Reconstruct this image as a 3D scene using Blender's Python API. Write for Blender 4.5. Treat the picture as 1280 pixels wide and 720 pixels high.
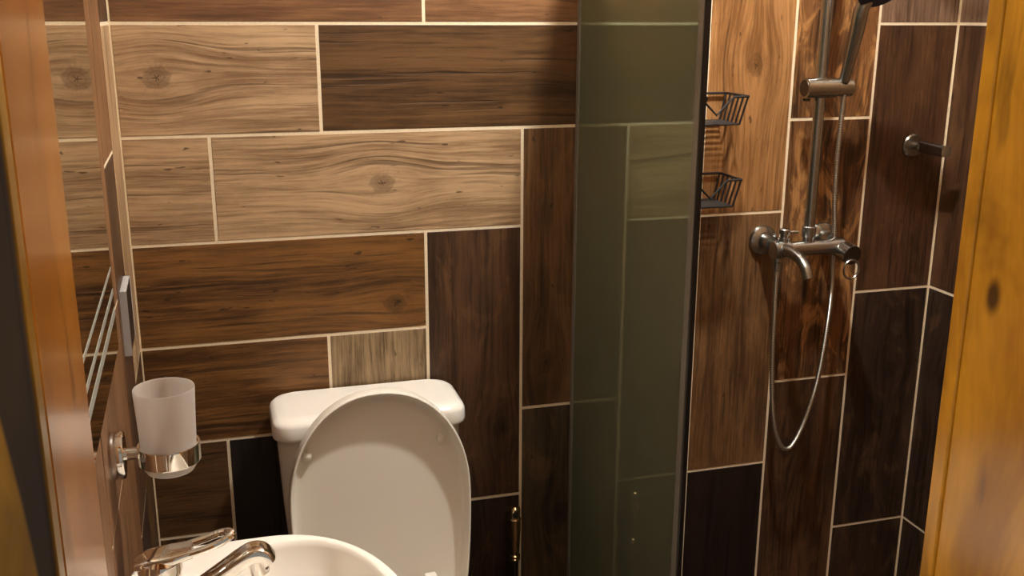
import bpy, bmesh, math, random
from mathutils import Vector, Matrix
random.seed(7)
for o in list(bpy.data.objects): bpy.data.objects.remove(o)
scene = bpy.context.scene
col = scene.collection
PI = math.pi

# ------------------------------------------------------------------ camera
FPX = 1265.066
YAW, PITCH, ROLL = math.radians(16.15110612), math.radians(15.15861068), math.radians(0.20637203)
CAM = Vector((0.17005234, -1.94537927, 1.51797246))
fw = Vector((math.sin(YAW)*math.cos(PITCH), math.cos(YAW)*math.cos(PITCH), -math.sin(PITCH)))
rt = Vector((math.cos(YAW), -math.sin(YAW), 0)); up = rt.cross(fw)
r2 = rt*math.cos(ROLL) + up*math.sin(ROLL); u2 = -rt*math.sin(ROLL) + up*math.cos(ROLL)
cd = bpy.data.cameras.new('camera'); cam = bpy.data.objects.new('camera', cd); col.objects.link(cam)
cd.sensor_width = 36; cd.lens = FPX/1280*36; cd.clip_start = .02
M = Matrix((r2, u2, -fw)).transposed().to_4x4(); M.translation = CAM
cam.matrix_world = M
scene.camera = cam

# ------------------------------------------------------------------ world, lights, exposure
w = bpy.data.worlds.new('world'); scene.world = w; w.use_nodes = True
w.node_tree.nodes['Background'].inputs[0].default_value = (1.0, .93, .84, 1)
w.node_tree.nodes['Background'].inputs[1].default_value = .11
LAMP = Vector((.96, -.50, 2.37))
HALL = Vector((-.30, -1.72, 2.30))
def point(name, loc, e, c, r):
    l = bpy.data.lights.new(name, 'POINT'); l.energy = e; l.color = c; l.shadow_soft_size = r
    o = bpy.data.objects.new(name, l); col.objects.link(o); o.location = loc; return o
point('bathroom_bulb', LAMP, 44, (1, .975, .925), .03)
point('hall_bulb', HALL, 10, (1, .88, .68), .05)
vs = scene.view_settings
scene.display_settings.display_device = 'sRGB'
vs.view_transform = 'Standard'; vs.look = 'None'; vs.gamma = 1; vs.use_curve_mapping = False
vs.exposure = 1.27

# ------------------------------------------------------------------ helpers
def lin(c):
    return tuple(((x/255)/12.92 if x/255 <= .04045 else ((x/255+.055)/1.055)**2.4) for x in c)

def finish(bm, ang=32):
    bmesh.ops.recalc_face_normals(bm, faces=bm.faces[:])
    for f in bm.faces: f.smooth = True
    for e in bm.edges:
        if len(e.link_faces) == 2 and e.calc_face_angle(0) > math.radians(ang): e.smooth = False

def obj(name, bm, mat, parent=None, label=None, ang=32, kind=None, recalc=True, wn=True):
    if recalc: finish(bm, ang)
    me = bpy.data.meshes.new(name); bm.to_mesh(me); bm.free()
    o = bpy.data.objects.new(name, me); col.objects.link(o)
    if mat: me.materials.append(mat)
    if parent:
        o.parent = parent
        o.matrix_parent_inverse = parent.matrix_basis.inverted()
    if recalc and wn:
        md = o.modifiers.new('weighted_normals', 'WEIGHTED_NORMAL'); md.keep_sharp = True; md.weight = 90
    if label: o['label'] = label
    if kind: o['kind'] = kind
    return o

def thing(name, label, cat, loc=(0, 0, 0), group=None):
    o = bpy.data.objects.new(name, None); col.objects.link(o); o.location = loc
    o.empty_display_size = .02
    o['label'] = label; o['category'] = cat
    if group: o['group'] = group
    return o

def struct(name, bm, mat, parent=None):
    o = obj(name, bm, mat, parent); o['kind'] = 'structure'; return o

def NB(): return bmesh.new()

def box(bm, lo, hi, bev=0, seg=2):
    r = bmesh.ops.create_cube(bm, size=1)
    vv = r['verts']
    for v in vv:
        v.co = Vector([(lo[i]+hi[i])/2 + v.co[i]*(hi[i]-lo[i]) for i in range(3)])
    if bev:
        es = list({e for v in vv for e in v.link_edges})
        bmesh.ops.bevel(bm, geom=es, offset=bev, segments=seg, profile=.5, affect='EDGES')
    return bm

def frame(d):
    d = d.normalized()
    a = Vector((0, 0, 1)) if abs(d.z) < .9 else Vector((1, 0, 0))
    x = d.cross(a).normalized(); y = d.cross(x).normalized()
    return x, y

def lathe(bm, o, d, prof, seg=32, sx=1, sy=1, cap=True):
    o = Vector(o); d = Vector(d).normalized(); x, y = frame(d)
    rings = []
    for r, h in prof:
        rings.append([bm.verts.new(o + d*h + x*math.cos(2*PI*k/seg)*r*sx + y*math.sin(2*PI*k/seg)*r*sy) for k in range(seg)])
    for a, b in zip(rings, rings[1:]):
        for k in range(seg):
            bm.faces.new((a[k], a[(k+1) % seg], b[(k+1) % seg], b[k]))
    if cap:
        bm.faces.new(rings[0]); bm.faces.new(rings[-1][::-1])
    return bm

def cyl(bm, a, b, r, bev=.0015, seg=28, r2=None):
    a = Vector(a); b = Vector(b); L = (b-a).length; q = r if r2 is None else r2
    return lathe(bm, a, b-a, [(r-bev, 0), (r-.3*bev, .3*bev), (r, bev), (q, L-bev), (q-.3*bev, L-.3*bev), (q-bev, L)], seg)

def tube(bm, pts, r, seg=10, closed=False, caps=True):
    pts = [Vector(p) for p in pts]; n = len(pts)
    rr = r if isinstance(r, (list, tuple)) else [r]*n
    def tan(i):
        if closed: return (pts[(i+1) % n]-pts[i-1]).normalized()
        return (pts[min(i+1, n-1)]-pts[max(i-1, 0)]).normalized()
    x, y = frame(tan(0)); rings = []
    for i in range(n):
        t = tan(i); x = (x - t*x.dot(t)).normalized(); y = t.cross(x)
        rings.append([bm.verts.new(pts[i] + (x*math.cos(2*PI*k/seg) + y*math.sin(2*PI*k/seg))*rr[i]) for k in range(seg)])
    for i in range(n if closed else n-1):
        a, b = rings[i], rings[(i+1) % n]
        for k in range(seg): bm.faces.new((a[k], a[(k+1) % seg], b[(k+1) % seg], b[k]))
    if not closed and caps:
        bm.faces.new(rings[0][::-1]); bm.faces.new(rings[-1])
    return bm

def smooth_path(pts, n=8):
    P = [Vector(p) for p in pts]; P = [2*P[0]-P[1]] + P + [2*P[-1]-P[-2]]; out = []
    for i in range(1, len(P)-2):
        for k in range(n):
            t = k/n
            out.append(.5*((2*P[i]) + (P[i+1]-P[i-1])*t + (2*P[i-1]-5*P[i]+4*P[i+1]-P[i+2])*t*t + (-P[i-1]+3*P[i]-3*P[i+1]+P[i+2])*t**3))
    out.append(P[-2]); return out

# ------------------------------------------------------------------ materials
class NT:
    def __init__(s, name):
        s.m = bpy.data.materials.new(name); s.m.use_nodes = True; s.t = s.m.node_tree
        s.t.nodes.clear(); s.out = s.t.nodes.new('ShaderNodeOutputMaterial')
    def n(s, typ, **k):
        nd = s.t.nodes.new(typ)
        for a, b in k.items(): setattr(nd, a, b)
        return nd
    def put(s, sock, v):
        if hasattr(v, 'is_output') or isinstance(v, bpy.types.NodeSocket): s.t.links.new(v, sock)
        elif v is not None: sock.default_value = v
    def math(s, op, a, b=None, c=None, clamp=False):
        nd = s.n('ShaderNodeMath', operation=op, use_clamp=clamp)
        for i, v in enumerate((a, b, c)):
            if v is not None: s.put(nd.inputs[i], v)
        return nd.outputs[0]
    def xyz(s, v):
        nd = s.n('ShaderNodeSeparateXYZ'); s.put(nd.inputs[0], v); return nd.outputs
    def comb(s, x, y, z):
        nd = s.n('ShaderNodeCombineXYZ')
        for i, v in enumerate((x, y, z)): s.put(nd.inputs[i], v)
        return nd.outputs[0]
    def noise(s, v, scale, detail=3, rough=.55, dist=0):
        nd = s.n('ShaderNodeTexNoise'); s.put(nd.inputs['Vector'], v)
        nd.inputs['Scale'].default_value = scale; nd.inputs['Detail'].default_value = detail
        nd.inputs['Roughness'].default_value = rough; nd.inputs['Distortion'].default_value = dist
        return nd.outputs['Fac']
    def ramp(s, f, a, b, lo=0., hi=1.):
        nd = s.n('ShaderNodeMapRange', interpolation_type='SMOOTHSTEP'); s.put(nd.inputs[0], f)
        nd.inputs[1].default_value = a; nd.inputs[2].default_value = b
        nd.inputs[3].default_value = lo; nd.inputs[4].default_value = hi
        return nd.outputs[0]
    def mix(s, f, a, b, blend='MIX'):
        nd = s.n('ShaderNodeMix', data_type='RGBA', blend_type=blend)
        s.put(nd.inputs[0], f); s.put(nd.inputs[6], a if not isinstance(a, tuple) else (*a[:3], 1)); s.put(nd.inputs[7], b if not isinstance(b, tuple) else (*b[:3], 1))
        return nd.outputs[2]
    def attr(s, name, out='Vector'):
        nd = s.n('ShaderNodeAttribute', attribute_type='OBJECT', attribute_name=name); return nd.outputs[out]
    def bsdf(s, color, rough=.5, metal=0, spec=.5, bump=None, bstr=.2, bdist=.001, **k):
        nd = s.n('ShaderNodeBsdfPrincipled')
        s.put(nd.inputs['Base Color'], color if not isinstance(color, tuple) else (*color[:3], 1))
        s.put(nd.inputs['Roughness'], rough); nd.inputs['Metallic'].default_value = metal
        nd.inputs['Specular IOR Level'].default_value = spec
        for a, b in k.items(): s.put(nd.inputs[a.replace('_', ' ')], b)
        if bump is not None:
            bn = s.n('ShaderNodeBump'); bn.inputs['Strength'].default_value = bstr; bn.inputs['Distance'].default_value = bdist
            s.put(bn.inputs['Height'], bump); s.t.links.new(bn.outputs[0], nd.inputs['Normal'])
        return nd.outputs[0]
    def done(s, sh): s.t.links.new(sh, s.out.inputs[0]); return s.m

def simple(name, color, rough=.5, metal=0, spec=.5, nscale=0, namt=.1, bstr=0, **k):
    t = NT(name); co = t.n('ShaderNodeTexCoord').outputs['Object']
    f = t.noise(co, nscale or 30, 3)
    c2 = tuple(min(1, x*(1-namt)) for x in color)
    c = t.mix(f, c2, color)
    return t.done(t.bsdf(c, rough, metal, spec, bump=f if bstr else None, bstr=bstr, **k))

def knot_field(t, x, y, kx, ky, amp, sx=.10, asp=1.0):
    """returns the grain coordinate bent around a knot, and the distance to the knot"""
    dx = t.math('SUBTRACT', x, kx); dy = t.math('SUBTRACT', y, ky)
    g = t.math('EXPONENT', t.math('MULTIPLY', t.math('POWER', t.math('ABSOLUTE', t.math('DIVIDE', dx, sx)), 2.0), -1.0))
    gy = t.math('EXPONENT', t.math('MULTIPLY', t.math('POWER', t.math('ABSOLUTE', t.math('DIVIDE', dy, .05)), 2.0), -1.0))
    v = t.math('DIVIDE', dy, t.math('ADD', 1.0, t.math('MULTIPLY', t.math('MULTIPLY', g, gy), amp)))
    r = t.math('SQRT', t.math('ADD', t.math('POWER', t.math('ABSOLUTE', t.math('MULTIPLY', dx, .72*asp)), 2.0), t.math('POWER', t.math('ABSOLUTE', dy), 2.0)))
    return v, r

def tile_material():
    t = NT('wood_look_glazed_tile')
    co = t.n('ShaderNodeTexCoord').outputs['Object']
    X, Y, Z = t.xyz(co)
    sd = t.attr('seed', 'Fac'); kn = t.xyz(t.attr('knot')); ca = t.attr('tone_light', 'Color'); cb = t.attr('tone_dark', 'Color'); cc = t.attr('tone_deep', 'Color')
    warp = t.noise(t.comb(t.math('MULTIPLY', X, 4.0), t.math('MULTIPLY', Y, 9.0), sd), 1, 2)
    Yw = t.math('ADD', Y, t.math('MULTIPLY', t.math('SUBTRACT', warp, .5), .016))
    v, r = knot_field(t, X, Yw, kn[0], kn[1], kn[2], .075)
    s10 = t.math('MULTIPLY', sd, 3.7)
    broad = t.noise(t.comb(t.math('MULTIPLY', X, 1.6), t.math('MULTIPLY', v, 22.0), s10), 1, 3, .6)
    fine = t.noise(t.comb(t.math('MULTIPLY', X, 7.0), t.math('MULTIPLY', v, 170.0), s10), 1, 5, .72)
    cloud = t.noise(t.comb(t.math('MULTIPLY', X, 9.0), t.math('MULTIPLY', Y, 16.0), s10), 1, 4, .6)
    lines = t.noise(t.comb(t.math('MULTIPLY', X, 2.2), t.math('MULTIPLY', v, 75.0), t.math('ADD', s10, 9.0)), 1, 3, .5)
    f = t.math('ADD', t.math('MULTIPLY', broad, .40), t.math('ADD', t.math('MULTIPLY', fine, .50), t.math('MULTIPLY', cloud, .18)))
    f = t.ramp(f, .41, .66)
    c = t.mix(f, cb, ca)
    # narrow dark growth lines
    ln = t.ramp(lines, .60, .68)
    c = t.mix(t.math('MULTIPLY', ln, .5), c, cc)
    # knot: rings and a dark heart
    kw = t.noise(t.comb(t.math('MULTIPLY', X, 55.0), t.math('MULTIPLY', Y, 70.0), s10), 1, 3, .6)
    rn = t.math('ADD', r, t.math('MULTIPLY', t.math('SUBTRACT', kw, .5), .016))
    ang = t.math('ARCTAN2', t.math('SUBTRACT', Y, kn[1]), t.math('SUBTRACT', X, kn[0]))
    star = t.math('POWER', t.math('ABSOLUTE', t.math('SINE', t.math('ADD', t.math('MULTIPLY', ang, 2.5), t.math('MULTIPLY', kw, 7.0)))), 6.0)
    ring = t.math('SINE', t.math('MULTIPLY', t.math('ADD', rn, t.math('MULTIPLY', fine, .003)), 1300.0))
    kmask = t.math('MULTIPLY', t.ramp(rn, .011, .0185, 1., 0.), t.ramp(kn[2], .1, .6))
    kc = t.mix(t.ramp(ring, -1., 1., .25, .75), cb, cc)
    c = t.mix(t.math('MULTIPLY', kmask, .55), c, kc)
    heart = t.math('MULTIPLY', t.ramp(t.math('SUBTRACT', r, t.math('MULTIPLY', star, .0045)), .0005, .0028, 1., 0.), t.ramp(kn[2], .1, .6))
    c = t.mix(t.math('MULTIPLY', heart, .8), c, cc)
    rim = t.math('MULTIPLY', t.ramp(t.math('ABSOLUTE', t.math('SUBTRACT', rn, .0165)), .0, .003, 1., 0.), t.ramp(kn[2], .1, .6))
    c = t.mix(t.math('MULTIPLY', rim, .3), c, cc)
    # streaks fanning out beside the knot
    fan = t.noise(t.comb(t.math('MULTIPLY', r, 30.0), t.math('MULTIPLY', ang, 5.5), s10), 1, 3, .6)
    fm = t.math('MULTIPLY', t.math('MULTIPLY', t.ramp(r, .012, .045, 1., 0.), t.ramp(fan, .53, .62)), t.ramp(kn[2], .1, .6))
    c = t.mix(t.math('MULTIPLY', fm, .16), c, cc)
    # pale golden figure on the rustic planks
    fg = t.noise(t.comb(t.math('MULTIPLY', X, 7.0), t.math('MULTIPLY', v, 17.0), t.math('ADD', s10, 2.0)), 1, 4, .65, 1.2)
    fgm = t.math('MULTIPLY', t.math('MULTIPLY', t.ramp(fg, .50, .66), t.attr('figure', 'Fac')), t.ramp(fine, .3, .6, .45, 1.))
    c = t.mix(fgm, c, lin((186, 134, 80)))
    # small checks and blemishes
    sp = t.noise(t.comb(t.math('MULTIPLY', X, 26.0), t.math('MULTIPLY', Y, 85.0), t.math('ADD', s10, 4.0)), 1, 2, .5)
    spm = t.math('MULTIPLY', t.ramp(sp, .70, .755), .75)
    c = t.mix(spm, c, cc)
    h = t.math('SUBTRACT', fine, t.math('MULTIPLY', ln, .7))
    rough = t.ramp(fine, .2, .8, .36, .52)
    return t.done(t.bsdf(c, rough, 0, .42, bump=h, bstr=.4, bdist=.0015))

def varnished_wood(name, ca, cb, cc, axis='Z', knots=(), rough=.22, band=None, fy=18):
    """varnished timber, grain along world z; knots in object coordinates (z, across)"""
    t = NT(name)
    P = t.xyz(t.n('ShaderNodeTexCoord').outputs['Object'])
    L = P[2]; A = t.math('ADD', P[1], t.math('MULTIPLY', P[0], .8))
    wv = t.noise(t.comb(t.math('MULTIPLY', L, 3.0), t.math('MULTIPLY', A, 7.0), 2.3), 1, 3)
    A2 = t.math('ADD', A, t.math('MULTIPLY', t.math('SUBTRACT', wv, .5), .07))
    km = None
    for (kz, ka, amp, rad) in knots:
        v, r = knot_field(t, L, A2, kz, ka, amp, .12)
        A2 = t.math('ADD', v, ka)
        m = t.ramp(t.math('ADD', r, t.math('MULTIPLY', t.math('SUBTRACT', wv, .5), .02)), rad*.4, rad, 1., 0.)
        km = m if km is None else t.math('MAXIMUM', km, m)
    broad = t.noise(t.comb(t.math('MULTIPLY', L, 2.4), t.math('MULTIPLY', A2, fy*1.0), 1.0), 1, 4, .6, .6)
    fine = t.noise(t.comb(t.math('MULTIPLY', L, 14.0), t.math('MULTIPLY', A2, 190.0), 5.0), 1, 3)
    cloud = t.noise(t.comb(t.math('MULTIPLY', L, 6.0), t.math('MULTIPLY', A, 14.0), 7.0), 1, 4, .6)
    f = t.math('ADD', t.math('MULTIPLY', broad, .55), t.math('ADD', t.math('MULTIPLY', cloud, .35), t.math('MULTIPLY', fine, .14)))
    c = t.mix(t.ramp(f, .38, .66), cb, ca)
    dk = t.ramp(t.noise(t.comb(t.math('MULTIPLY', L, 5.0), t.math('MULTIPLY', A2, 30.0), 3.0), 1, 3), .60, .70)
    c = t.mix(t.math('MULTIPLY', dk, .45), c, cc)
    big = t.noise(t.comb(t.math('MULTIPLY', L, 3.2), t.math('MULTIPLY', A2, 9.0), 11.0), 1, 4, .62, 1.0)
    c = t.mix(t.math('MULTIPLY', t.ramp(big, .50, .68), .42), c, cc)
    if km is not None: c = t.mix(t.math('MULTIPLY', km, .9), c, cc)
    if band:
        # dark heartwood figure: a wandering band beside one edge of the board
        a0, a1, w_ = band
        e = t.math('ADD', P[0], t.math('MULTIPLY', t.math('SUBTRACT', wv, .5), .012))
        e = t.math('ADD', e, t.math('MULTIPLY', t.math('SUBTRACT', L, 1.3), .093))
        bm_ = t.math('MULTIPLY', t.ramp(e, a0, a0+w_), t.ramp(P[0], a1-.001, a1+.003, 1., 0.))
        c = t.mix(t.math('MULTIPLY', bm_, .93), c, cc)
    return t.done(t.bsdf(c, rough, 0, .5, bump=fine, bstr=.05, Coat_Weight=.35, Coat_Roughness=.15))

M_TILE = tile_material()
M_GROUT = simple('cream_grout', lin((246, 226, 192)), .85, 0, .2, 220, .25, .3)
M_PLAST = simple('brown_plaster', lin((150, 120, 90)), .8, 0, .2, 12, .12)
M_CEIL = simple('white_ceiling_paint', lin((232, 224, 210)), .85, 0, .2, 8, .05)
M_FLOORT = simple('brown_floor_tile', lin((96, 70, 50)), .45, 0, .4, 14, .35)
M_CER = simple('white_glazed_ceramic', lin((242, 235, 224)), .12, 0, .5, 6, .02, Coat_Weight=.3)
M_PLA = simple('white_seat_plastic', lin((236, 228, 214)), .28, 0, .5, 6, .02)
M_CHROME = simple('polished_chrome', (.80, .77, .72), .07, 1, .5, 40, .04)
M_STEEL = simple('brushed_steel', (.44, .44, .42), .24, 1, .5, 160, .18)
M_STEELD = simple('dark_steel_cap', (.10, .085, .07), .4, 1, .5, 100, .1)
M_BLACK = simple('black_coated_wire', (.012, .011, .011), .45, 0, .5, 50, .1)
M_SEAL = simple('black_panel_profile', (.006, .006, .008), .3, 0, .5, 50, .1)
M_SEALG = simple('grey_glass_edge_strip', lin((128, 122, 110)), .35, 0, .5, 50, .1)
M_NAVY = simple('dark_blue_shower_face', (.012, .016, .05), .3, 0, .5, 60, .2)
M_CHROME_WARM = simple('sprayer_chrome_brown_reflection', (.62, .45, .26), .16, 1, .5, 60, .1)  # chrome; the golden-brown reflection on it is put into the base colour
M_PLATE = simple('pale_grey_plate', lin((190, 186, 184)), .35, 0, .5, 20, .04)

def mirror_mat():
    t = NT('mirror_silver'); g = t.n('ShaderNodeBsdfGlossy'); g.inputs[0].default_value = (.86, .86, .82, 1); g.inputs[1].default_value = 0.0
    return t.done(g.outputs[0])
M_MIRROR = mirror_mat()
M_ETCH = simple('frosted_mirror_band', lin((150, 150, 138)), .4, 0, .6, 40, .06)

def tinted_panel():
    t = NT('green_frosted_glass')
    co = t.n('ShaderNodeTexCoord').outputs['Object']
    nz = t.noise(co, 5, 3)
    c = t.mix(nz, (.20, .205, .145), (.25, .255, .18))
    d = t.n('ShaderNodeBsdfDiffuse'); t.put(d.inputs[0], c)
    tr = t.n('ShaderNodeBsdfTranslucent'); t.put(tr.inputs[0], t.mix(nz, (.52, .55, .40), (.60, .62, .46)))
    m1 = t.n('ShaderNodeMixShader'); m1.inputs[0].default_value = .5
    t.t.links.new(d.outputs[0], m1.inputs[1]); t.t.links.new(tr.outputs[0], m1.inputs[2])
    g = t.n('ShaderNodeBsdfGlossy'); g.inputs[0].default_value = (.80, .92, .72, 1); g.inputs[1].default_value = .035
    fr = t.n('ShaderNodeFresnel'); fr.inputs[0].default_value = 2.1
    m2 = t.n('ShaderNodeMixShader'); t.t.links.new(fr.outputs[0], m2.inputs[0])
    t.t.links.new(m1.outputs[0], m2.inputs[1]); t.t.links.new(g.outputs[0], m2.inputs[2])
    return t.done(m2.outputs[0])
M_GLASS = tinted_panel()

def frosted_cup():
    t = NT('frosted_white_glass')
    co = t.n('ShaderNodeTexCoord').outputs['Object']; nz = t.noise(co, 90, 2)
    d = t.n('ShaderNodeBsdfDiffuse'); t.put(d.inputs[0], t.mix(nz, lin((240, 230, 222)), lin((246, 238, 230))))
    tr = t.n('ShaderNodeBsdfTranslucent'); tr.inputs[0].default_value = (*lin((250, 242, 234)), 1)
    tp = t.n('ShaderNodeBsdfTransparent'); tp.inputs[0].default_value = (.95, .92, .88, 1)
    g = t.n('ShaderNodeBsdfGlossy'); g.inputs[1].default_value = .3
    m1 = t.n('ShaderNodeMixShader'); m1.inputs[0].default_value = .6
    t.t.links.new(d.outputs[0], m1.inputs[1]); t.t.links.new(tr.outputs[0], m1.inputs[2])
    m2 = t.n('ShaderNodeMixShader'); m2.inputs[0].default_value = .07
    t.t.links.new(m1.outputs[0], m2.inputs[1]); t.t.links.new(tp.outputs[0], m2.inputs[2])
    fr = t.n('ShaderNodeFresnel'); fr.inputs[0].default_value = 1.45
    m3 = t.n('ShaderNodeMixShader'); t.t.links.new(fr.outputs[0], m3.inputs[0])
    t.t.links.new(m2.outputs[0], m3.inputs[1]); t.t.links.new(g.outputs[0], m3.inputs[2])
    return t.done(m3.outputs[0])
M_CUP = frosted_cup()

def lamp_mat():
    t = NT('lit_lamp_diffuser'); e = t.n('ShaderNodeEmission'); e.inputs[0].default_value = (1, .85, .66, 1); e.inputs[1].default_value = 6
    return t.done(e.outputs[0])
M_LAMP = lamp_mat()

# ------------------------------------------------------------------ room shell
GR = .0009   # grout recess behind the tile faces
CEILZ = 2.42
wb = struct('wall_back', box(NB(), (-.14, GR, -.02), (1.90, .14, CEILZ+.02)), M_GROUT)
wr = struct('wall_right', box(NB(), (1.758+GR, -1.50, -.02), (1.90, .0, CEILZ)), M_GROUT)
def slab(p0, p1, q, z0, z1):
    """wall slab between plan points p0-p1, thickened by plan vector q"""
    bm = NB(); pl = [Vector(p0), Vector(p1), Vector(p1)+Vector(q), Vector(p0)+Vector(q)]
    lo = [bm.verts.new((p.x, p.y, z0)) for p in pl]; hi = [bm.verts.new((p.x, p.y, z1)) for p in pl]
    bm.faces.new(lo); bm.faces.new(hi)
    for i in range(4): bm.faces.new((lo[i], lo[(i+1) % 4], hi[(i+1) % 4], hi[i]))
    return bm
TL = .02      # the left wall runs in slightly towards the door
wl = struct('wall_left', slab((-GR, 0), (-GR+TL*1.49, -1.49), (-.14, 0), -.02, CEILZ), M_GROUT)
bm = NB()
box(bm, (-.9, -1.46, 0), (.064, -1.32, CEILZ)); box(bm, (.731, -1.46, 0), (2.6, -1.32, CEILZ)); box(bm, (.064, -1.46, 2.07), (.731, -1.32, CEILZ))
struct('wall_front', bm, M_PLAST)
struct('floor', box(NB(), (-.9, -3.2, -.06), (2.6, .14, 0)), M_FLOORT)
struct('ceiling', box(NB(), (-.9, -3.2, CEILZ), (2.6, .14, CEILZ+.06)), M_CEIL)

# ------------------------------------------------------------------ tiles
TONES = {   # light, dark, deep (line / knot) colours of the printed wood
 'beige':   ((192, 159, 120), (128, 97, 67), (60, 40, 25)),
 'straw':   ((166, 140, 104), (90, 69, 44), (44, 32, 20)),
 'tan':     ((172, 124, 76), (112, 74, 38), (50, 31, 15)),
 'rust':    ((138, 97, 62), (90, 59, 36), (42, 25, 14)),
 'brown':   ((100, 69, 38), (54, 35, 17), (20, 12, 6)),
 'honey':   ((130, 88, 42), (68, 42, 17), (22, 13, 6)),
 'umber':   ((88, 60, 38), (44, 28, 17), (15, 10, 6)),
 'walnut':  ((60, 43, 32), (32, 21, 15), (10, 7, 5)),
 'oak':     ((122, 88, 55), (70, 47, 27), (26, 17, 9)),
 'grey':    ((84, 69, 50), (44, 34, 24), (18, 13, 9)),
 'ebony':   ((34, 23, 18), (19, 13, 10), (8, 5, 4)),
 'figured': ((124, 82, 46), (44, 27, 16), (15, 9, 5)),
 'rose':    ((146, 116, 94), (98, 74, 57), (44, 31, 22)),
 'mauve':   ((88, 58, 37), (52, 33, 19), (19, 12, 8)),
}
GAP = .0062
mesh_cache = {}
def tile_mesh(L, W):
    k = (round(L, 4), round(W, 4))
    if k in mesh_cache: return mesh_cache[k]
    bm = NB(); a, b = (L-GAP)/2, (W-GAP)/2; T = .008; c = .0006
    def ring(x, y, z): return [bm.verts.new((sx*x, sy*y, z)) for sx, sy in ((-1, -1), (1, -1), (1, 1), (-1, 1))]
    r0 = ring(a, b, -T); r1 = ring(a, b, -c); r2_ = ring(a-c, b-c, 0)
    for p, q in ((r0, r1), (r1, r2_)):
        for i in range(4): bm.faces.new((p[i], p[(i+1) % 4], q[(i+1) % 4], q[i]))
    bm.faces.new(r2_); bm.faces.new(r0[::-1])
    me = bpy.data.meshes.new('tile'); bm.to_mesh(me); bm.free(); me.materials.append(M_TILE)
    mesh_cache[k] = me; return me

def place_tile(wall, P, E, N, s0, s1, z0, z1, vert, tone, knot=None, seed=None, gain=1.0):
    """wall: parent. P: plan origin, E: unit plan direction of s, N: outward normal."""
    c = P + E*((s0+s1)/2) + Vector((0, 0, (z0+z1)/2))
    Z = Vector((0, 0, 1))
    if vert: X = Z; L, W = z1-z0, s1-s0
    else: X = E; L, W = s1-s0, z1-z0
    Y = N.cross(X)
    m = Matrix((X, Y, N)).transposed().to_4x4(); m.translation = c + N*random.uniform(-.0003, .0003)
    o = bpy.data.objects.new('tile', tile_mesh(L, W)); col.objects.link(o); o.parent = wall; o.matrix_local = m
    la, da, de = TONES[tone]
    o['tone_light'] = tuple(min(1., x*gain) for x in lin(la)); o['tone_dark'] = tuple(min(1., x*gain) for x in lin(da)); o['tone_deep'] = lin(de)
    if knot:       # (s, z, amp) on the wall
        kv = P + E*knot[0] + Vector((0, 0, knot[1])) - c
        o['knot'] = (kv.dot(X), kv.dot(Y), knot[2] if len(knot) > 2 else 1.6)
    else: o['knot'] = (5.0, 5.0, 0.0)
    o['figure'] = {'figured': .85, 'walnut': .10, 'grey': .12, 'umber': .10, 'oak': .12, 'mauve': .08}.get(tone, 0.)
    o['seed'] = float(seed if seed is not None else random.uniform(0, 60))
    return o
BK = (wb, Vector((0, 0, 0)), Vector((1, 0, 0)), Vector((0, -1, 0)))
LFd = Vector((TL, -1, 0)).normalized(); LF = (wl, Vector((0, 0, 0)), LFd, Vector((-LFd.y, LFd.x, 0)))
RTw = (wr, Vector((1.758, 0, 0)), Vector((0, -1, 0)), Vector((-1, 0, 0)))
H, V = False, True
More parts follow.
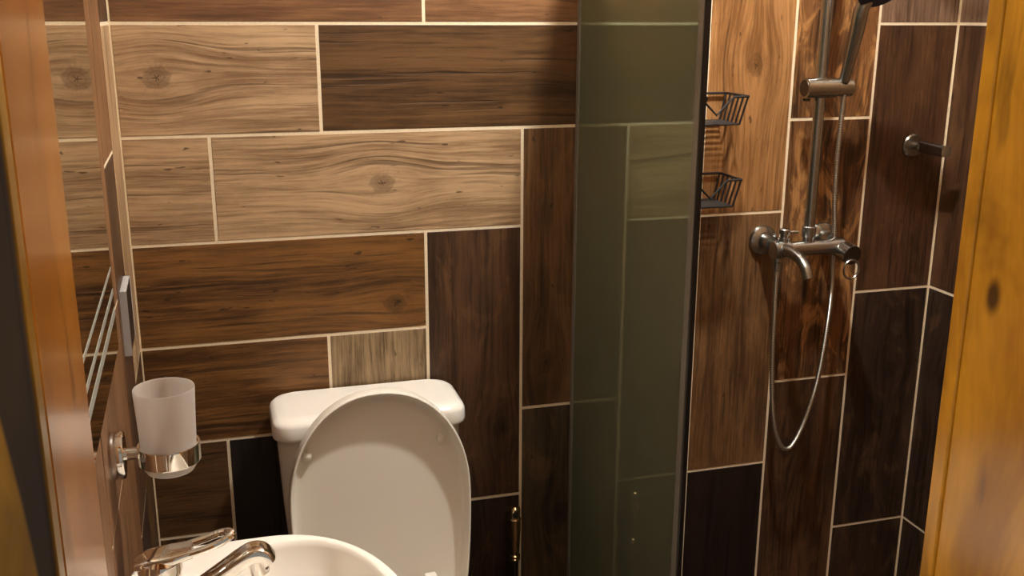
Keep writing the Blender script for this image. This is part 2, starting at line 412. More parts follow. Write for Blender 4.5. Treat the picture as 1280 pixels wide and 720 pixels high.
back = [
 (0, .558, 1.5, 1.7, H, 'rust', None), (.558, 1.154, 1.5, 1.7, H, 'rust', (.95, 1.6)),
 (.0, .358, 1.3, 1.5, H, 'beige', (.071, 1.406, 2.0)), (.358, .954, 1.3, 1.5, H, 'brown', (.93, 1.44)),
 (.0, .154, 1.1, 1.3, H, 'beige', None), (.154, .754, 1.1, 1.3, H, 'beige', (.470, 1.198, 2.0)),
 (.754, .954, .7, 1.3, V, 'oak', (.813, .80, 1.8)), (.0, .554, .9, 1.1, H, 'honey', (.49, .955, 1.0)),
 (.554, .754, .5, 1.1, V, 'umber', (.71, .66, 1.6)), (.0, .354, .7, .9, H, 'honey', None),
 (.354, .554, .3, .9, V, 'straw', None), (.0, .147, .5, .7, H, 'brown', None), (.147, .354, .1, .7, V, 'ebony', None),
 (.554, .754, -.02, .5, V, 'walnut', (.60, .40, 1.8)), (.754, .954, .1, .7, V, 'grey', (.85, .44, 1.5)),
 (.954, 1.154, 1.1, 1.5, V, 'beige', None), (.954, 1.154, .5, 1.1, V, 'oak', None), (.954, 1.154, -.02, .5, V, 'ebony', None),
 (1.154, 1.354, 1.1, 1.7, V, 'tan', (1.265, 1.415, 2.0)), (1.154, 1.354, .5, 1.1, V, 'oak', None),
 (1.154, 1.354, -.02, .5, V, 'ebony', None),
 (1.354, 1.556, 1.3, 1.9, V, 'figured', (1.49, 1.405, 1.6)), (1.354, 1.556, .7, 1.3, V, 'figured', (1.52, 1.22, 1.4)),
 (1.354, 1.556, .1, .7, V, 'umber', (1.41, .53, 1.8)),
 (1.556, 1.758, 1.5, 2.1, V, 'rose', None), (1.556, 1.758, .9, 1.5, V, 'mauve', None),
 (1.556, 1.758, .3, .9, V, 'walnut', (1.672, .700, 1.8)), (1.556, 1.758, 0, .3, V, 'walnut', None),
 (.0, .554, .3, .5, H, 'brown', None) ,
 (.0, .354, 1.7, 1.9, H, 'beige', None), (.354, .954, 1.7, 1.9, H, 'honey', None), (.954, 1.354, 1.7, 1.9, H, 'tan', None),
 (.0, .554, 1.9, 2.1, H, 'rust', None), (.554, 1.154, 1.9, 2.1, H, 'beige', None), (1.154, 1.556, 1.9, 2.1, H, 'oak', None),
 (.0, .354, 2.1, 2.3, H, 'honey', None), (.354, .954, 2.1, 2.3, H, 'tan', None), (.954, 1.554, 2.1, 2.3, H, 'rust', None), (1.554, 1.758, 2.1, 2.3, H, 'beige', None),
 (.0, .554, 2.3, 2.42, H, 'tan', None), (.554, 1.154, 2.3, 2.42, H, 'brown', None), (1.154, 1.758, 2.3, 2.42, H, 'oak', None),
]
# the low row by the left corner is cut round the upright tiles
back = [b for b in back if not (b[0] == 0 and b[2] == .3)]
back += [(.0, .147, .1, .5, V, 'brown', None), (.0, .354, 0, .1, H, 'brown', None), (.354, .554, 0, .3, V, 'walnut', None), (.754, .954, 0, .1, H, 'grey', None), (1.354, 1.556, 0, .1, H, 'umber', None)]
seeds = {}
for i, (s0, s1, z0, z1, o_, tone, kn) in enumerate(back):
    place_tile(*BK, s0, s1, max(z0, 0), z1, o_, tone, kn, seed=3.3+i*2.17)

def column(wall, s0, s1, bounds, tones):
    for (a, b), tn in zip(zip(bounds, bounds[1:]), tones):
        kn = ((s0+s1)/2+.03, (a+b)/2-.05, 1.5) if random.random() < .35 else None
        place_tile(*wall, s0, s1, a, b, V, tn, kn)
column(LF, .0, .185, [0, .3, .9, 1.5, 2.1, 2.42], ['umber', 'brown', 'beige', 'umber', 'tan'])
column(LF, .185, .37, [0, .1, .7, 1.3, 1.9, 2.42], ['umber', 'walnut', 'umber', 'rust', 'brown'])
column(LF, .37, .575, [0, .5, 1.1, 1.7, 2.3, 2.42], ['oak', 'rust', 'rust', 'tan', 'tan'])
column(LF, .575, .775, [0, .3, .9, 1.5, 2.1, 2.42], ['umber', 'rust', 'rust', 'tan', 'umber'])
column(LF, .775, .975, [0, .1, .7, 1.3, 1.9, 2.42], ['brown', 'rust', 'rust', 'brown', 'tan'])
column(LF, .975, 1.175, [0, .5, 1.1, 1.7, 2.3, 2.42], ['honey', 'oak', 'tan', 'brown', 'tan'])
column(LF, 1.175, 1.318, [0, .3, .9, 1.5, 2.1, 2.42], ['umber', 'tan', 'honey', 'tan', 'umber'])
place_tile(*RTw, .0, .2, 0, .3, V, 'walnut'); place_tile(*RTw, .0, .2, .3, .9, V, 'walnut', (.085, .69, 1.8))
place_tile(*RTw, .0, .2, .9, 1.5, V, 'mauve'); place_tile(*RTw, .0, .2, 1.5, 2.1, V, 'rose'); place_tile(*RTw, .0, .2, 2.1, 2.42, V, 'tan')
for k in range(6):
    b = [[0, .1, .7, 1.3, 1.9, 2.42], [0, .5, 1.1, 1.7, 2.3, 2.42], [0, .3, .9, 1.5, 2.1, 2.42]][k % 3]
    s0 = .2+.2*k
    column(RTw, s0, min(s0+.2, 1.318), b, [['umber', 'oak', 'tan', 'rust', 'beige'], ['honey', 'walnut', 'oak', 'beige', 'tan'], ['brown', 'figured', 'rust', 'tan', 'brown']][k % 3])

# ------------------------------------------------------------------ door frame in the foreground
D = bpy.data.objects.new('door_1', None); col.objects.link(D); D['kind'] = 'structure'
JL, JR, YF, YN = .084, .711, -1.328, -1.478
M_JL = varnished_wood('varnished_jamb_wood', lin((188, 118, 34)), lin((146, 82, 18)), lin((84, 44, 10)), fy=16)
M_JR = varnished_wood('varnished_knotty_wood', lin((206, 146, 30)), lin((150, 98, 14)), lin((50, 26, 8)), knots=((1.318, -.776, 2.0, .016), (1.40, -.825, 1.6, .008)), fy=13)
M_CS = varnished_wood('varnished_casing_wood', lin((200, 146, 30)), lin((150, 100, 16)), lin((34, 20, 8)), band=(.0700, JL-.0015, .002), fy=20, rough=.35)
obj('jamb', box(NB(), (JL-.03, YN+.016, 0), (JL, YF, 2.07), .002), M_JL, D, 'orange-brown varnished left jamb')
obj('jamb', box(NB(), (JR, YN+.016, 0), (JR+.03, YF, 2.07), .002), M_JR, D, 'golden knotty right jamb')
obj('head_jamb', box(NB(), (JL, YN+.016, 2.04), (JR, YF, 2.07), .002), M_JL, D)
obj('casing', box(NB(), (JL-.10, YN-.003, 0), (JL, YN+.0165, 2.07), .0035, 3), M_CS, D, 'casing board with a dark wavy figure')
obj('casing', box(NB(), (JR, YN-.003, 0), (JR+.10, YN+.0165, 2.07), .0035, 3), M_JR, D)
obj('casing', box(NB(), (JL-.10, YN-.003, 2.07), (JR+.10, YN+.0165, 2.16), .003), M_JL, D)
obj('edge_bead', box(NB(), (JR-.0025, YF-.001, 0), (JR+.03, YF+.014, 2.07), .002, 3), M_JR, D)

# ------------------------------------------------------------------ ceiling lamps (out of view)
t = thing('ceiling_light', 'round flush ceiling light above the shower panel', 'lamp', (LAMP.x, LAMP.y, CEILZ))
obj('base', cyl(NB(), (LAMP.x, LAMP.y, CEILZ), (LAMP.x, LAMP.y, CEILZ-.02), .07), M_CER, t)
obj('socket', cyl(NB(), (LAMP.x, LAMP.y, CEILZ-.02), (LAMP.x, LAMP.y, CEILZ-.045), .022), M_CER, t)

# ------------------------------------------------------------------ mirror on the left wall
def lw(s, z, d=0.0):     # point on the left wall: s along it, d out of it
    p = LFd*s + LF[3]*d; return Vector((p.x, p.y, z))
def lwbox(bm, s0, s1, z0, z1, d0, d1, bev=0):
    n0 = len(bm.verts); box(bm, (0, 0, 0), (1, 1, 1))
    vs_ = bm.verts[n0:] if False else list(bm.verts)[n0:]
    for v in vs_:
        a, b, c = v.co; v.co = lw(s0+(s1-s0)*a, z0+(z1-z0)*b, d0+(d1-d0)*c)
    if bev:
        bmesh.ops.bevel(bm, geom=list({e for v in vs_ for e in v.link_edges}), offset=bev, segments=2, profile=.5, affect='EDGES')
    return bm
mir = thing('wall_mirror', 'frameless mirror on the left wall with three frosted stripes, reflecting the back wall', 'mirror', lw(.85, 1.065))
MB0, MB1 = .492, 1.25
obj('mirror_glass', lwbox(NB(), MB0, MB1, 1.065, 2.0, .0006, .0052), M_MIRROR, mir)
for z, hh in ((1.178, .0055), (1.146, .0080), (1.118, .0120)):
    obj('frosted_stripe', lwbox(NB(), MB0+.004, MB1, z-hh/2, z+hh/2, .0050, .0056), M_ETCH, mir)

# pale plate on the left wall
pl = thing('wall_plate', 'narrow pale grey plate seen edge-on on the left wall beside the mirror', 'plate', lw(.24, 1.03))
obj('cover', lwbox(NB(), .235, .338, 1.000, 1.102, .0, .0095, .0012), M_PLATE, pl, 'pale grey rim')
obj('front_face', lwbox(NB(), .238, .333, 1.003, 1.099, .0090, .0102), M_STEELD, pl, 'dark glossy front')

# ------------------------------------------------------------------ tumbler in its chrome ring
th = thing('tumbler_holder', 'chrome wall holder with a ring round the frosted tumbler', 'holder', lw(.69, .985))
cc_ = Vector((.083, -.690, 0))
FZ = .984
obj('wall_flange', lathe(NB(), lw(.69, FZ, 0), LF[3], [(.030, 0), (.0305, .003), (.0305, .014), (.029, .0165), (.010, .0175)], 40), M_CHROME, th)
obj('arm', tube(NB(), [lw(.69, FZ, .010), lw(.69, FZ, .020), Vector((.050, -.690, FZ))], .0085, 20), M_CHROME, th)
ring = NB()
prof = [(.0350, -.0115), (.0376, -.0120), (.0384, -.0105), (.0384, .0105), (.0376, .012), (.0350, .0115)]
rs = []
for r_, h_ in prof:
    rs.append([ring.verts.new((cc_.x+r_*math.cos(2*PI*k/56), cc_.y+r_*math.sin(2*PI*k/56), FZ-.002+h_)) for k in range(56)])
for i in range(len(rs)):
    a, b = rs[i], rs[(i+1) % len(rs)]
    for k in range(56): ring.faces.new((a[k], a[(k+1) % 56], b[(k+1) % 56], b[k]))
obj('ring', ring, M_CHROME, th)
tb = thing('tumbler', 'frosted white glass tumbler standing in the chrome ring', 'cup', (cc_.x, cc_.y, .9565))
obj('glass_cup', lathe(NB(), (cc_.x, cc_.y, .9565), (0, 0, 1),
    [(.001, .0), (.024, 0), (.0290, .0015), (.0322, .007), (.0334, .018), (.0342, .045), (.0356, .080), (.0372, .110), (.0366, .1118), (.0356, .110), (.0342, .08), (.0328, .045), (.0318, .018), (.029, .011), (.001, .009)], 56), M_CUP, tb)

# ------------------------------------------------------------------ washbasin and tap
bs = thing('washbasin', 'white ceramic wall-hung washbasin at the bottom left, in front of the toilet', 'sink', (.02, -.94, .70))
BC = Vector((.186, -.957, 0))
def basin_ring(bm, z, cx, a, b, exL, n=72):
    vs_ = []
    for k in range(n):
        th_ = 2*PI*k/n; c, s = math.cos(th_), math.sin(th_)
        ex = 2.25 if c > 0 else exL
        x = math.copysign(abs(c)**(2/ex), c)*a; y = math.copysign(abs(s)**(2/ex), s)*b
        vs_.append(bm.verts.new((cx+x, BC.y+y, z)))
    return vs_
def loft(bm, rings, cap0=True, cap1=True):
    n = len(rings[0])
    for a, b in zip(rings, rings[1:]):
        for k in range(n): bm.faces.new((a[k], a[(k+1) % n], b[(k+1) % n], b[k]))
    if cap0: bm.faces.new(rings[0][::-1])
    if cap1: bm.faces.new(rings[-1])
RZ = .850
bm = NB()
R = []
for z, cx, a, b, ex in [(.690, .12, .09, .12, 3.), (.700, .13, .105, .15, 3.5), (.745, .165, .14, .205, 4.5), (.800, .183, .160, .245, 6), (.835, .190, .170, .262, 6),
                    (.845, .190, .1700, .2635, 6), (RZ-.0015, .190, .1685, .2620, 6), (RZ, .1905, .1650, .2585, 6),
                    (RZ, .222, .1230, .2430, 2.6), (RZ-.002, .222, .1195, .2390, 2.5), (RZ-.008, .222, .1165, .2350, 2.4), (RZ-.030, .222, .112, .226, 2.3), (RZ-.065, .222, .100, .200, 2.2),
                    (RZ-.095, .222, .075, .150, 2.1), (RZ-.112, .222, .045, .085, 2), (RZ-.116, .222, .020, .024, 2)]:
    R.append(basin_ring(bm, z, cx, a, b, ex))
loft(bm, R)
obj('bowl', bm, M_CER, bs, ang=60)
obj('drain', lathe(NB(), (.222, BC.y, RZ-.1165), (0, 0, 1), [(.021, 0), (.021, .002), (.015, .003), (.004, .0025)], 32), M_CHROME, bs, 'chrome drain')

tp = thing('basin_tap', 'chrome single-lever tap with an open loop handle on the washbasin', 'tap', (.078, -.915, RZ))
TX, TY = .078, -.915
obj('body', lathe(NB(), (TX, TY, RZ-.0005), (0, 0, 1), [(.028, 0), (.0285, .004), (.024, .008), (.0225, .02), (.022, .082), (.020, .092)], 40), M_CHROME, tp)
def bar(bm, pts, wid, hei, side=Vector((0, 1, 0)), n=6, bev=.35):
    """flat rounded bar swept through pts; wid / hei are lists"""
    P_ = [Vector(p) for p in pts]; rings = []
    for i, p in enumerate(P_):
        tg = (P_[min(i+1, len(P_)-1)]-P_[max(i-1, 0)]).normalized(); u_ = side.cross(tg).normalized()
        a, b = wid[i]/2, hei[i]/2; pr = []
        for k in range(24):
            th_ = 2*PI*k/24; c, s = math.cos(th_), math.sin(th_)
            pr.append(bm.verts.new(p + side*math.copysign(abs(c)**(2/4.), c)*a + u_*math.copysign(abs(s)**(2/4.), s)*b))
        rings.append(pr)
    loft(bm, rings); return bm
sp = smooth_path([(TX, TY, .888), (TX+.03, TY, .9075), (TX+.06, TY, .927), (TX+.085, TY, .9435), (TX+.097, TY, .9490), (TX+.107, TY, .9475), (TX+.113, TY, .9390)], 5)
n = len(sp)
obj('spout', bar(NB(), sp, [.027+.002*i/n for i in range(n)], [.020-.003*(i/n) for i in range(n)]), M_CHROME, tp)
obj('aerator', lathe(NB(), (TX+.1005, TY, .943), (.12, 0, -1), [(.0115, 0), (.0118, .012), (.0112, .018), (.0095, .0195)], 32), M_CHROME, tp)
obj('lever_cap', lathe(NB(), (TX, TY, .940), (.08, 0, 1), [(.020, 0), (.0225, .002), (.0232, .008), (.022, .016), (.017, .0205), (.008, .022)], 40), M_CHROME, tp)
bm = NB()
bar(bm, [(TX-.024, TY, .953), (TX-.01, TY, .957), (TX+.015, TY, .960), (TX+.035, TY, .963)], [.020, .034, .036, .030], [.008, .013, .012, .010])
lp = smooth_path([(TX+.026, TY-.011, .962), (TX+.048, TY-.012, .967), (TX+.064, TY-.011, .972), (TX+.074, TY-.006, .975), (TX+.077, TY, .976), (TX+.074, TY+.006, .975), (TX+.064, TY+.011, .972), (TX+.048, TY+.012, .967), (TX+.026, TY+.011, .962)], 4)
tube(bm, lp, .0042, 10)
obj('lever', bm, M_CHROME, tp)

# ------------------------------------------------------------------ toilet
to = thing('toilet', 'white ceramic toilet with its lid raised against the cistern', 'toilet', (.413, -.30, 0))
TXc = .413
bm = NB()
def rrect(bm, z, x0, x1, y0, y1, rad, n=6):
    pts = []
    for cx, cy, a0 in ((x1-rad, y1-rad, 0), (x0+rad, y1-rad, 90), (x0+rad, y0+rad, 180), (x1-rad, y0+rad, 270)):
        for k in range(n+1):
            a = math.radians(a0+90*k/n); pts.append(bm.verts.new((cx+rad*math.cos(a), cy+rad*math.sin(a), z)))
    return pts
loft(bm, [rrect(bm, z, .413-w_, .413+w_, -.012-d_, -.012, r_) for z, w_, d_, r_ in
     [(.400, .150, .125, .03), (.43, .158, .134, .035), (.60, .170, .142, .035), (.740, .176, .148, .035), (.752, .176, .148, .035)]])
obj('cistern', bm, M_CER, to)
bm = NB()
loft(bm, [rrect(bm, z, .413-w_, .413+w_, -.008-d_, -.008, r_) for z, w_, d_, r_ in
     [(.749, .180, .156, .034), (.7505, .184, .161, .036), (.756, .1855, .163, .037), (.776, .1850, .162, .037), (.784, .181, .157, .035), (.7885, .172, .147, .030), (.790, .155, .130, .025)]])
obj('cistern_lid', bm, M_CER, to, ang=50)
# bowl and pedestal
def egg(bm, z, yb, yf, w_, n=56, e=2.3):
    cy = yb-(yb-yf)*.45; vs_ = []
    for k in range(n):
        th_ = 2*PI*k/n; c, s = math.cos(th_), math.sin(th_)
        ln_ = (cy-yf) if s < 0 else (yb-cy)
        ex = 2.1 if s < 0 else 3.2
        vs_.append(bm.verts.new((TXc+math.copysign(abs(c)**(2/ex), c)*w_, cy+math.copysign(abs(s)**(2/ex), s)*ln_, z)))
    return vs_
bm = NB()
loft(bm, [egg(bm, *a) for a in [(0.0, -.10, -.50, .11), (.02, -.10, -.50, .112), (.15, -.09, -.49, .105), (.26, -.04, -.55, .135), (.34, -.03, -.61, .165), (.385, -.02, -.64, .178), (.400, -.02, -.645, .180), (.405, -.022, -.642, .176),
     (.405, -.20, -.60, .135), (.395, -.205, -.595, .128), (.33, -.22, -.56, .11), (.25, -.27, -.50, .075), (.22, -.31, -.45, .04)]])
obj('bowl', bm, M_CER, to, ang=60)
# seat ring lying on the bowl
bm = NB()
rr_ = [egg(bm, *a) for a in [(.408, -.175, -.640, .176), (.424, -.175, -.642, .178), (.428, -.178, -.636, .172), (.428, -.235, -.585, .125), (.424, -.238, -.580, .121), (.408, -.238, -.580, .121)]]
for i in range(len(rr_)):
    a, b = rr_[i], rr_[(i+1) % len(rr_)]
    for k in range(len(a)): bm.faces.new((a[k], a[(k+1) % len(a)], b[(k+1) % len(a)], b[k]))
obj('seat', bm, M_PLA, to)
# raised lid: local frame (u across, v up the lid, n out of its underside)
LB = Vector((TXc, -.240, .435)); LT = Vector((TXc+.003, -.206, .856))
lv = (LT-LB); LL = lv.length; lv.normalize(); lu = Vector((1, 0, 0)); lnn = lu.cross(lv).normalized()
if lnn.y > 0: lnn = -lnn
def lid_outline(sc, n=30):
    """points round the lid outline, scaled about its middle"""
    pts = []; W_ = .168; vc = LL*.50; top = LL-vc
    for k in range(n+1):        # top arc from right to left
        a = PI*k/n; c, s = math.cos(a), math.sin(a)
        pts.append((math.copysign(abs(c)**(2/2.15), c)*W_, vc+abs(s)**(2/2.15)*top))
    m = 8
    for k in range(1, m+1): pts.append((-W_+.012*(k/m)**2, vc-(vc-.012)*k/m))
    for k in range(1, 7): pts.append((-.156+.312*k/7, .004 if 0 < k < 7 else .012))
    for k in range(m, 0, -1): pts.append((W_-.012*(k/m)**2, vc-(vc-.012)*k/m))
    mu, mv = 0, LL*.5
    return [(mu+(a-mu)*sc[0], mv+(b-mv)*sc[1]) for a, b in pts]
def lid_ring(bm, inset, h):
    sc = (1-inset/.168, 1-inset/(LL/2))
    return [bm.verts.new(LB+lu*a+lv*b+lnn*h) for a, b in lid_outline(sc)]
bm = NB()
loft(bm, [lid_ring(bm, i_, h_) for i_, h_ in [(.15, .0035), (.08, .003), (.040, .002), (.022, .002), (.0125, .0032), (.0085, .007), (.0060, .0235), (.0048, .0280), (.0030, .0290), (.0012, .0280), (0, .024), (0, .0), (.003, -.006), (.010, -.010), (.03, -.013), (.15, -.016)]])
lid = obj('seat_lid', bm, M_PLA, to, ang=40)
def onlid(px_u, px_v, h=0.0): return LB+lu*px_u+lv*px_v+lnn*h
for uu, vv_ in ((-.131, .309), (.117, .3155)):
    obj('bumper', lathe(NB(), onlid(uu, vv_, .002), lnn, [(.0088, 0), (.0088, .006), (.0075, .0085), (.0045, .0100), (.001, .0104)], 28), M_PLA, lid)
for s in (-1, 1):
    x_ = TXc+s*.075+.02
    obj('hinge', box(NB(), (x_-.014, -.262, .425), (x_+.014, -.205, .452), .006, 3), M_PLA, to)
obj('hinge_cover', box(NB(), (TXc+.076, -.266, .450), (TXc+.100, -.244, .488), .004, 3), M_PLA, to)

# ------------------------------------------------------------------ bidet sprayer hanging by the wall
bx_, by_ = .729, -.045
bd = thing('bidet_sprayer', 'small chrome bidet sprayer, coloured with a golden-brown reflection, hanging on the back wall between toilet and glass', 'sprayer', (bx_, by_, .20))
obj('wall_hook', box(NB(), (bx_-.010, -.034, .440), (bx_+.010, .001, .462), .003), M_STEEL, bd)
obj('head', lathe(NB(), (bx_, by_, .462), (0, 0, 1), [(.0125, 0), (.0135, .003), (.0110, .006), (.0110, .024), (.0100, .029), (.006, .032)], 28), M_CHROME_WARM, bd)
obj('nozzle', lathe(NB(), (bx_-.002, by_-.009, .479), (-.2, -1, .05), [(.0062, 0), (.0062, .006), (.004, .007)], 20), M_BLACK, bd, 'dark spray face')
obj('grip', lathe(NB(), (bx_, by_, .378), (0, 0, 1), [(.0085, 0), (.0095, .01), (.0120, .06), (.0125, .084)], 28), M_CHROME_WARM, bd)
obj('collar', lathe(NB(), (bx_, by_, .366), (0, 0, 1), [(.0085, 0), (.0115, .002), (.0115, .005), (.0095, .0065), (.0115, .008), (.0115, .012), (.0085, .014)], 28), M_CHROME_WARM, bd)
obj('hose', tube(NB(), smooth_path([(bx_, by_, .37), (bx_-.004, by_, .25), (bx_-.03, by_, .13), (bx_-.09, by_+.01, .11), (bx_-.12, by_+.02, .18), (bx_-.12, 0, .21)], 6), .0062, 12), M_STEELD, bd)

# ------------------------------------------------------------------ glass panel
GX = .868
gp = thing('shower_screen', 'green-tinted frosted glass shower panel with a black edge profile', 'shower screen', (GX, -.27, 0))
obj('glass_pane', box(NB(), (GX, -.535, .012), (GX+.008, -.004, 1.85), .001), M_GLASS, gp)
obj('edge_strip', box(NB(), (GX-.001, -.545, .012), (GX+.009, -.527, 1.85), .001), M_SEALG, gp, 'greyish strip along the free edge')
obj('edge_profile', box(NB(), (GX+.0005, -.550, .005), (GX+.0090, -.5445, 1.855), .0015), M_SEAL, gp, 'black profile along the free edge')
obj('wall_channel', box(NB(), (GX-.003, -.014, .005), (GX+.011, -.0005, 1.855), .001), M_SEALG, gp, 'thin channel at the back wall')
obj('bottom_rail', box(NB(), (GX-.003, -.556, -.0), (GX+.011, -.001, .014), .001), M_SEALG, gp)

# ------------------------------------------------------------------ wire baskets
def basket(z, label, x1, hh=.056):
    t = thing('wire_basket', label, 'basket', ((.98+x1)/2, 0, z-hh), 'black wire baskets on the shower wall')
    x0 = .965; dy = .100; r_ = .0022; tp_ = .012       # the basket narrows downwards
    X0, X1 = x0+tp_, x1-tp_
    yb, yf = -.006, -dy; yfb = -dy+.008
    bm = NB()
    tube(bm, [(x0, yb, z), (x1, yb, z), (x1, yf, z), (x1, yf, z)][:3], .0026, 8)
    tube(bm, [(x0, yb, z), (x0, yf, z)], .0026, 8)
    tube(bm, [(x1+.002, yf, z), (x1-.032, yf, z-.001), (x1-.068, yf, z-.036), (x1-.105, yf, z-.001), (x0+.105, yf, z-.001), (x0+.068, yf, z-.036), (x0+.032, yf, z-.001), (x0, yf, z)], .0026, 8)
    obj('rim', bm, M_BLACK, t)
    bm = NB()
    tube(bm, [(X0, yb, z-hh), (X1, yb, z-hh), (X1, yfb, z-hh), (X0, yfb, z-hh)], .0020, 8, closed=True)
    for k in range(1, 16):
        y = yb+(yfb-yb)*k/16
        tube(bm, [(X0, y, z-hh), (X1, y, z-hh)], .0017, 6)
    obj('bottom_grid', bm, M_BLACK, t)
    for k in range(6):
        f = k/5
        bm = NB(); tube(bm, [(x1, yb+(yf-yb)*f, z), (X1, yb+(yfb-yb)*f, z-hh)], r_, 8); obj('upright_wire', bm, M_BLACK, t)
        bm = NB(); tube(bm, [(x0, yb+(yf-yb)*f, z), (X0, yb+(yfb-yb)*f, z-hh)], r_, 8); obj('upright_wire', bm, M_BLACK, t)
    for k in (1, 2, 3):
        xx = x0+(x1-x0)*k/4; bm = NB(); tube(bm, [(xx, yb, z), (xx, yb, z-hh)], r_, 8); obj('upright_wire', bm, M_BLACK, t)
    for xx in (x0+.06, x1-.045):
        bm = NB()
        tube(bm, [(xx, yb, z-.002), (xx, yb-.001, z+.0), (xx, -.0005, z)], .0016, 6)
        lathe(bm, (xx, 0, z-.012), (0, -1, 0), [(.006, 0), (.006, .003), (.003, .005)], 16)
        bmesh.ops.transform(bm, matrix=Matrix.Identity(4), verts=bm.verts)
        obj('wall_clip', bm, M_BLACK, t)
basket(1.360, 'upper black wire basket on the tiled wall, half hidden behind the glass panel', 1.196)
basket(1.192, 'lower black wire basket on the tiled wall, half hidden behind the glass panel', 1.192)

# ------------------------------------------------------------------ shower mixer with riser bar
MY = -.066; MZ = 1.030
sm = thing('shower_mixer', 'brushed steel shower mixer with bath spout and tall riser bar', 'shower', (1.38, 0, MZ))
for x_ in (1.308, 1.456):
    fl = obj('wall_flange', lathe(NB(), (x_, 0, MZ+.008), (0, -1, 0), [(.033, 0), (.0335, .003), (.031, .008), (.022, .013), (.017, .014), (.016, .045)], 40), M_STEEL, sm)
bm = NB()
lathe(bm, (1.296, MY, MZ), (1, 0, 0), [(.012, 0), (.0185, .001), (.020, .003), (.020, .036), (.0165, .040), (.0165, .140), (.019, .145), (.019, .168), (.017, .170)], 36)
obj('body', bm, M_STEEL, sm)
spp = smooth_path([(1.318, MY+.004, MZ), (1.318, MY-.035, MZ+.002), (1.319, MY-.070, MZ-.004), (1.321, MY-.092, MZ-.020), (1.323, MY-.102, MZ-.040)], 5)
obj('spout', tube(NB(), spp, [.0155-.004*min(1, i/8) for i in range(len(spp))], 24), M_STEEL, sm)
dv = obj('diverter', lathe(NB(), (1.322, MY, MZ+.016), (0, 0, 1), [(.012, 0), (.012, .010), (.009, .011), (.009, .018), (.012, .019), (.012, .028), (.010, .030)], 28), M_STEEL, sm)
obj('knob_pin', cyl(NB(), (1.322, MY, MZ+.038), (1.352, MY-.006, MZ+.038), .0035, .001, 16), M_STEEL, dv)
# temperature handle: a fat knob facing the room, with a loop lever below
kb = obj('handle', lathe(NB(), (1.458, MY+.004, MZ-.004), (.03, -1, -.10), [(.017, 0), (.0195, .010), (.0175, .016), (.0195, .022), (.0215, .028), (.0215, .056)], 40), M_STEEL, sm)
hd = Vector((.03, -1, -.10)).normalized(); hp = Vector((1.458, MY+.004, MZ-.004))+hd*.0555
obj('handle_cap', lathe(NB(), hp, hd, [(.0215, 0), (.0212, .001), (.0205, .0016), (.001, .0017)], 40), M_STEELD, kb)
lc = Vector((1.458, MY-.052, MZ-.040))
obj('loop_lever', tube(NB(), [lc+Vector((.0185*math.cos(a), -.002, .0205*math.sin(a))) for a in [2*PI*k/36 for k in range(36)]], .0024, 10, closed=True), M_STEEL, kb)
# riser
RX, RY = 1.384, -.062
obj('riser_socket', lathe(NB(), (RX, RY, MZ+.012), (0, 0, 1), [(.011, 0), (.0125, .003), (.0125, .012), (.015, .013), (.015, .034), (.0125, .036)], 32), M_STEEL, sm)
bm = NB(); tube(bm, [(RX, RY, MZ+.03), (RX, RY, 1.4), (RX, RY, 1.86)], .0118, 28)
tube(bm, smooth_path([(RX, RY, 1.86), (RX, RY-.004, 1.885), (RX, RY-.03, 1.905), (RX, RY-.12, 1.92), (RX, RY-.22, 1.915)], 5), .0105, 20)
obj('riser_bar', bm, M_STEEL, sm)
obj('wall_bracket', cyl(NB(), (RX, RY, 1.76), (RX, 0, 1.76), .010), M_STEEL, sm)
sl = obj('slider', lathe(NB(), (1.338, RY-.012, 1.372), (1, .0, 0), [(.018, 0), (.0205, .0015), (.0208, .003), (.0208, .070), (.0190, .072), (.0190, .108), (.0175, .110)], 40), M_STEEL, sm)
obj('slider_cap', lathe(NB(), (1.3385, RY-.012, 1.372), (-1, 0, 0), [(.0175, 0), (.0170, .001), (.001, .0012)], 36), M_STEELD, sl)
obj('locking_knob', cyl(NB(), (RX-.028, RY+.006, 1.357), (RX-.028, RY+.006, 1.344), .008), M_STEELD, sl)

# hand shower in the slider
hs = thing('hand_shower', 'steel hand shower with a dark blue head, resting in the slider', 'shower head', (1.426, -.085, 1.385))
h0 = Vector((1.424, -.084, 1.386)); h1 = Vector((1.421, -.128, 1.530)); 
hp_ = smooth_path([h0, h0.lerp(h1, .33)+Vector((0, -.001, 0)), h0.lerp(h1, .7)+Vector((0, -.001, 0)), h1, h1+Vector((.008, -.010, .022))], 5)
obj('handle', tube(NB(), hp_, [.0105+.0050*min(1, i/13)-.003*max(0, (i-14)/5) for i in range(len(hp_))], 24), M_STEEL, hs)
obj('connector', cyl(NB(), h0-(h1-h0).normalized()*.016, h0+(h1-h0).normalized()*.004, .0095), M_STEELD, hs)
hc = Vector((1.440, -.165, 1.568)); hn = Vector((.10, -.62, -.78)).normalized()
obj('head', lathe(NB(), hc-hn*.016, hn, [(.012, -.006), (.030, .0), (.047, .008), (.051, .014), (.051, .020), (.049, .022)], 48), M_NAVY, hs)
obj('spray_face', lathe(NB(), hc+hn*.006, hn, [(.046, 0), (.044, .0015), (.001, .002)], 48), M_NAVY, hs)

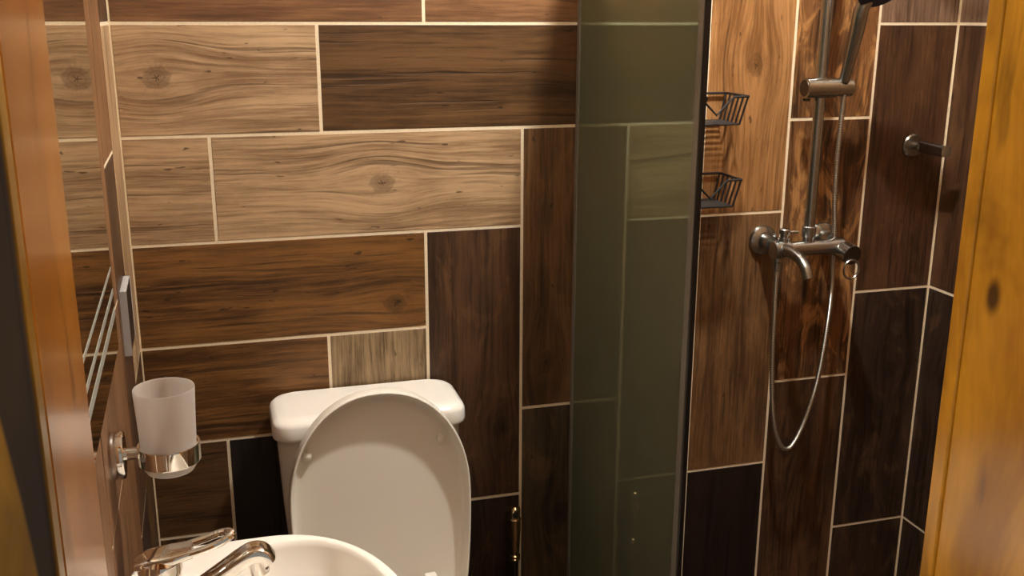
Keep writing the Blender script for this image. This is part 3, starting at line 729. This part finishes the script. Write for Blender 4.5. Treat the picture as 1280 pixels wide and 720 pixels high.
# hose
pts = [(1.427, -.083, 1.368), (1.430, -.078, 1.335), (1.437, -.064, 1.22), (1.448, -.052, 1.13), (1.461, -.042, 1.06), (1.466, -.038, .99), (1.468, -.040, .93), (1.458, -.052, .855), (1.441, -.062, .745), (1.425, -.066, .675), (1.404, -.067, .610),
       (1.385, -.067, .572), (1.370, -.067, .560), (1.352, -.067, .572), (1.333, -.067, .620), (1.321, -.067, .700), (1.314, -.067, .80), (1.311, -.067, .90), (1.309, -.067, .99)]
hz = obj('shower_hose', tube(NB(), smooth_path(pts, 14), .0056, 12), None)
hz['label'] = 'thin ribbed metal shower hose hanging in a loop below the mixer'; hz['category'] = 'hose'
def hose_mat():
    t = NT('ribbed_hose_metal'); Z = t.xyz(t.n('ShaderNodeTexCoord').outputs['Object'])[2]
    s = t.math('SINE', t.math('MULTIPLY', Z, 1900.0))
    c = t.mix(t.ramp(s, -1, 1), (.36, .34, .30), (.72, .70, .66))
    return t.done(t.bsdf(c, .25, 1, .5, bump=s, bstr=.5, bdist=.0008))
hz.data.materials.append(hose_mat())
hn_ = obj('hose_nut', lathe(NB(), (1.309, -.067, .985), (0, 0, 1), [(.008, 0), (.0095, .002), (.0095, .018), (.012, .020), (.012, .030)], 24), M_STEEL, hz, ang=20)

# robe hook
HX, HZ = 1.671, 1.235
rh = thing('robe_hook', 'small steel wall hook right of the shower riser', 'hook', (HX, 0, HZ))
obj('wall_flange', lathe(NB(), (HX, 0, HZ), (0, -1, 0), [(.0265, 0), (.0265, .004), (.0235, .008), (.012, .009)], 40), M_STEEL, rh)
obj('stem', lathe(NB(), (HX, -.007, HZ), (0, -1, 0), [(.0100, 0), (.0085, .014), (.0085, .022)], 24), M_STEEL, rh)
obj('arm', bar(NB(), [(HX+.001, -.022, HZ+.002), (HX+.003, -.028, HZ+.001), (HX+.006, -.060, HZ-.001), (HX+.010, -.102, HZ-.002)], [.013, .017, .018, .024], [.014, .025, .026, .024], side=Vector((1, 0, 0))), M_STEEL, rh)
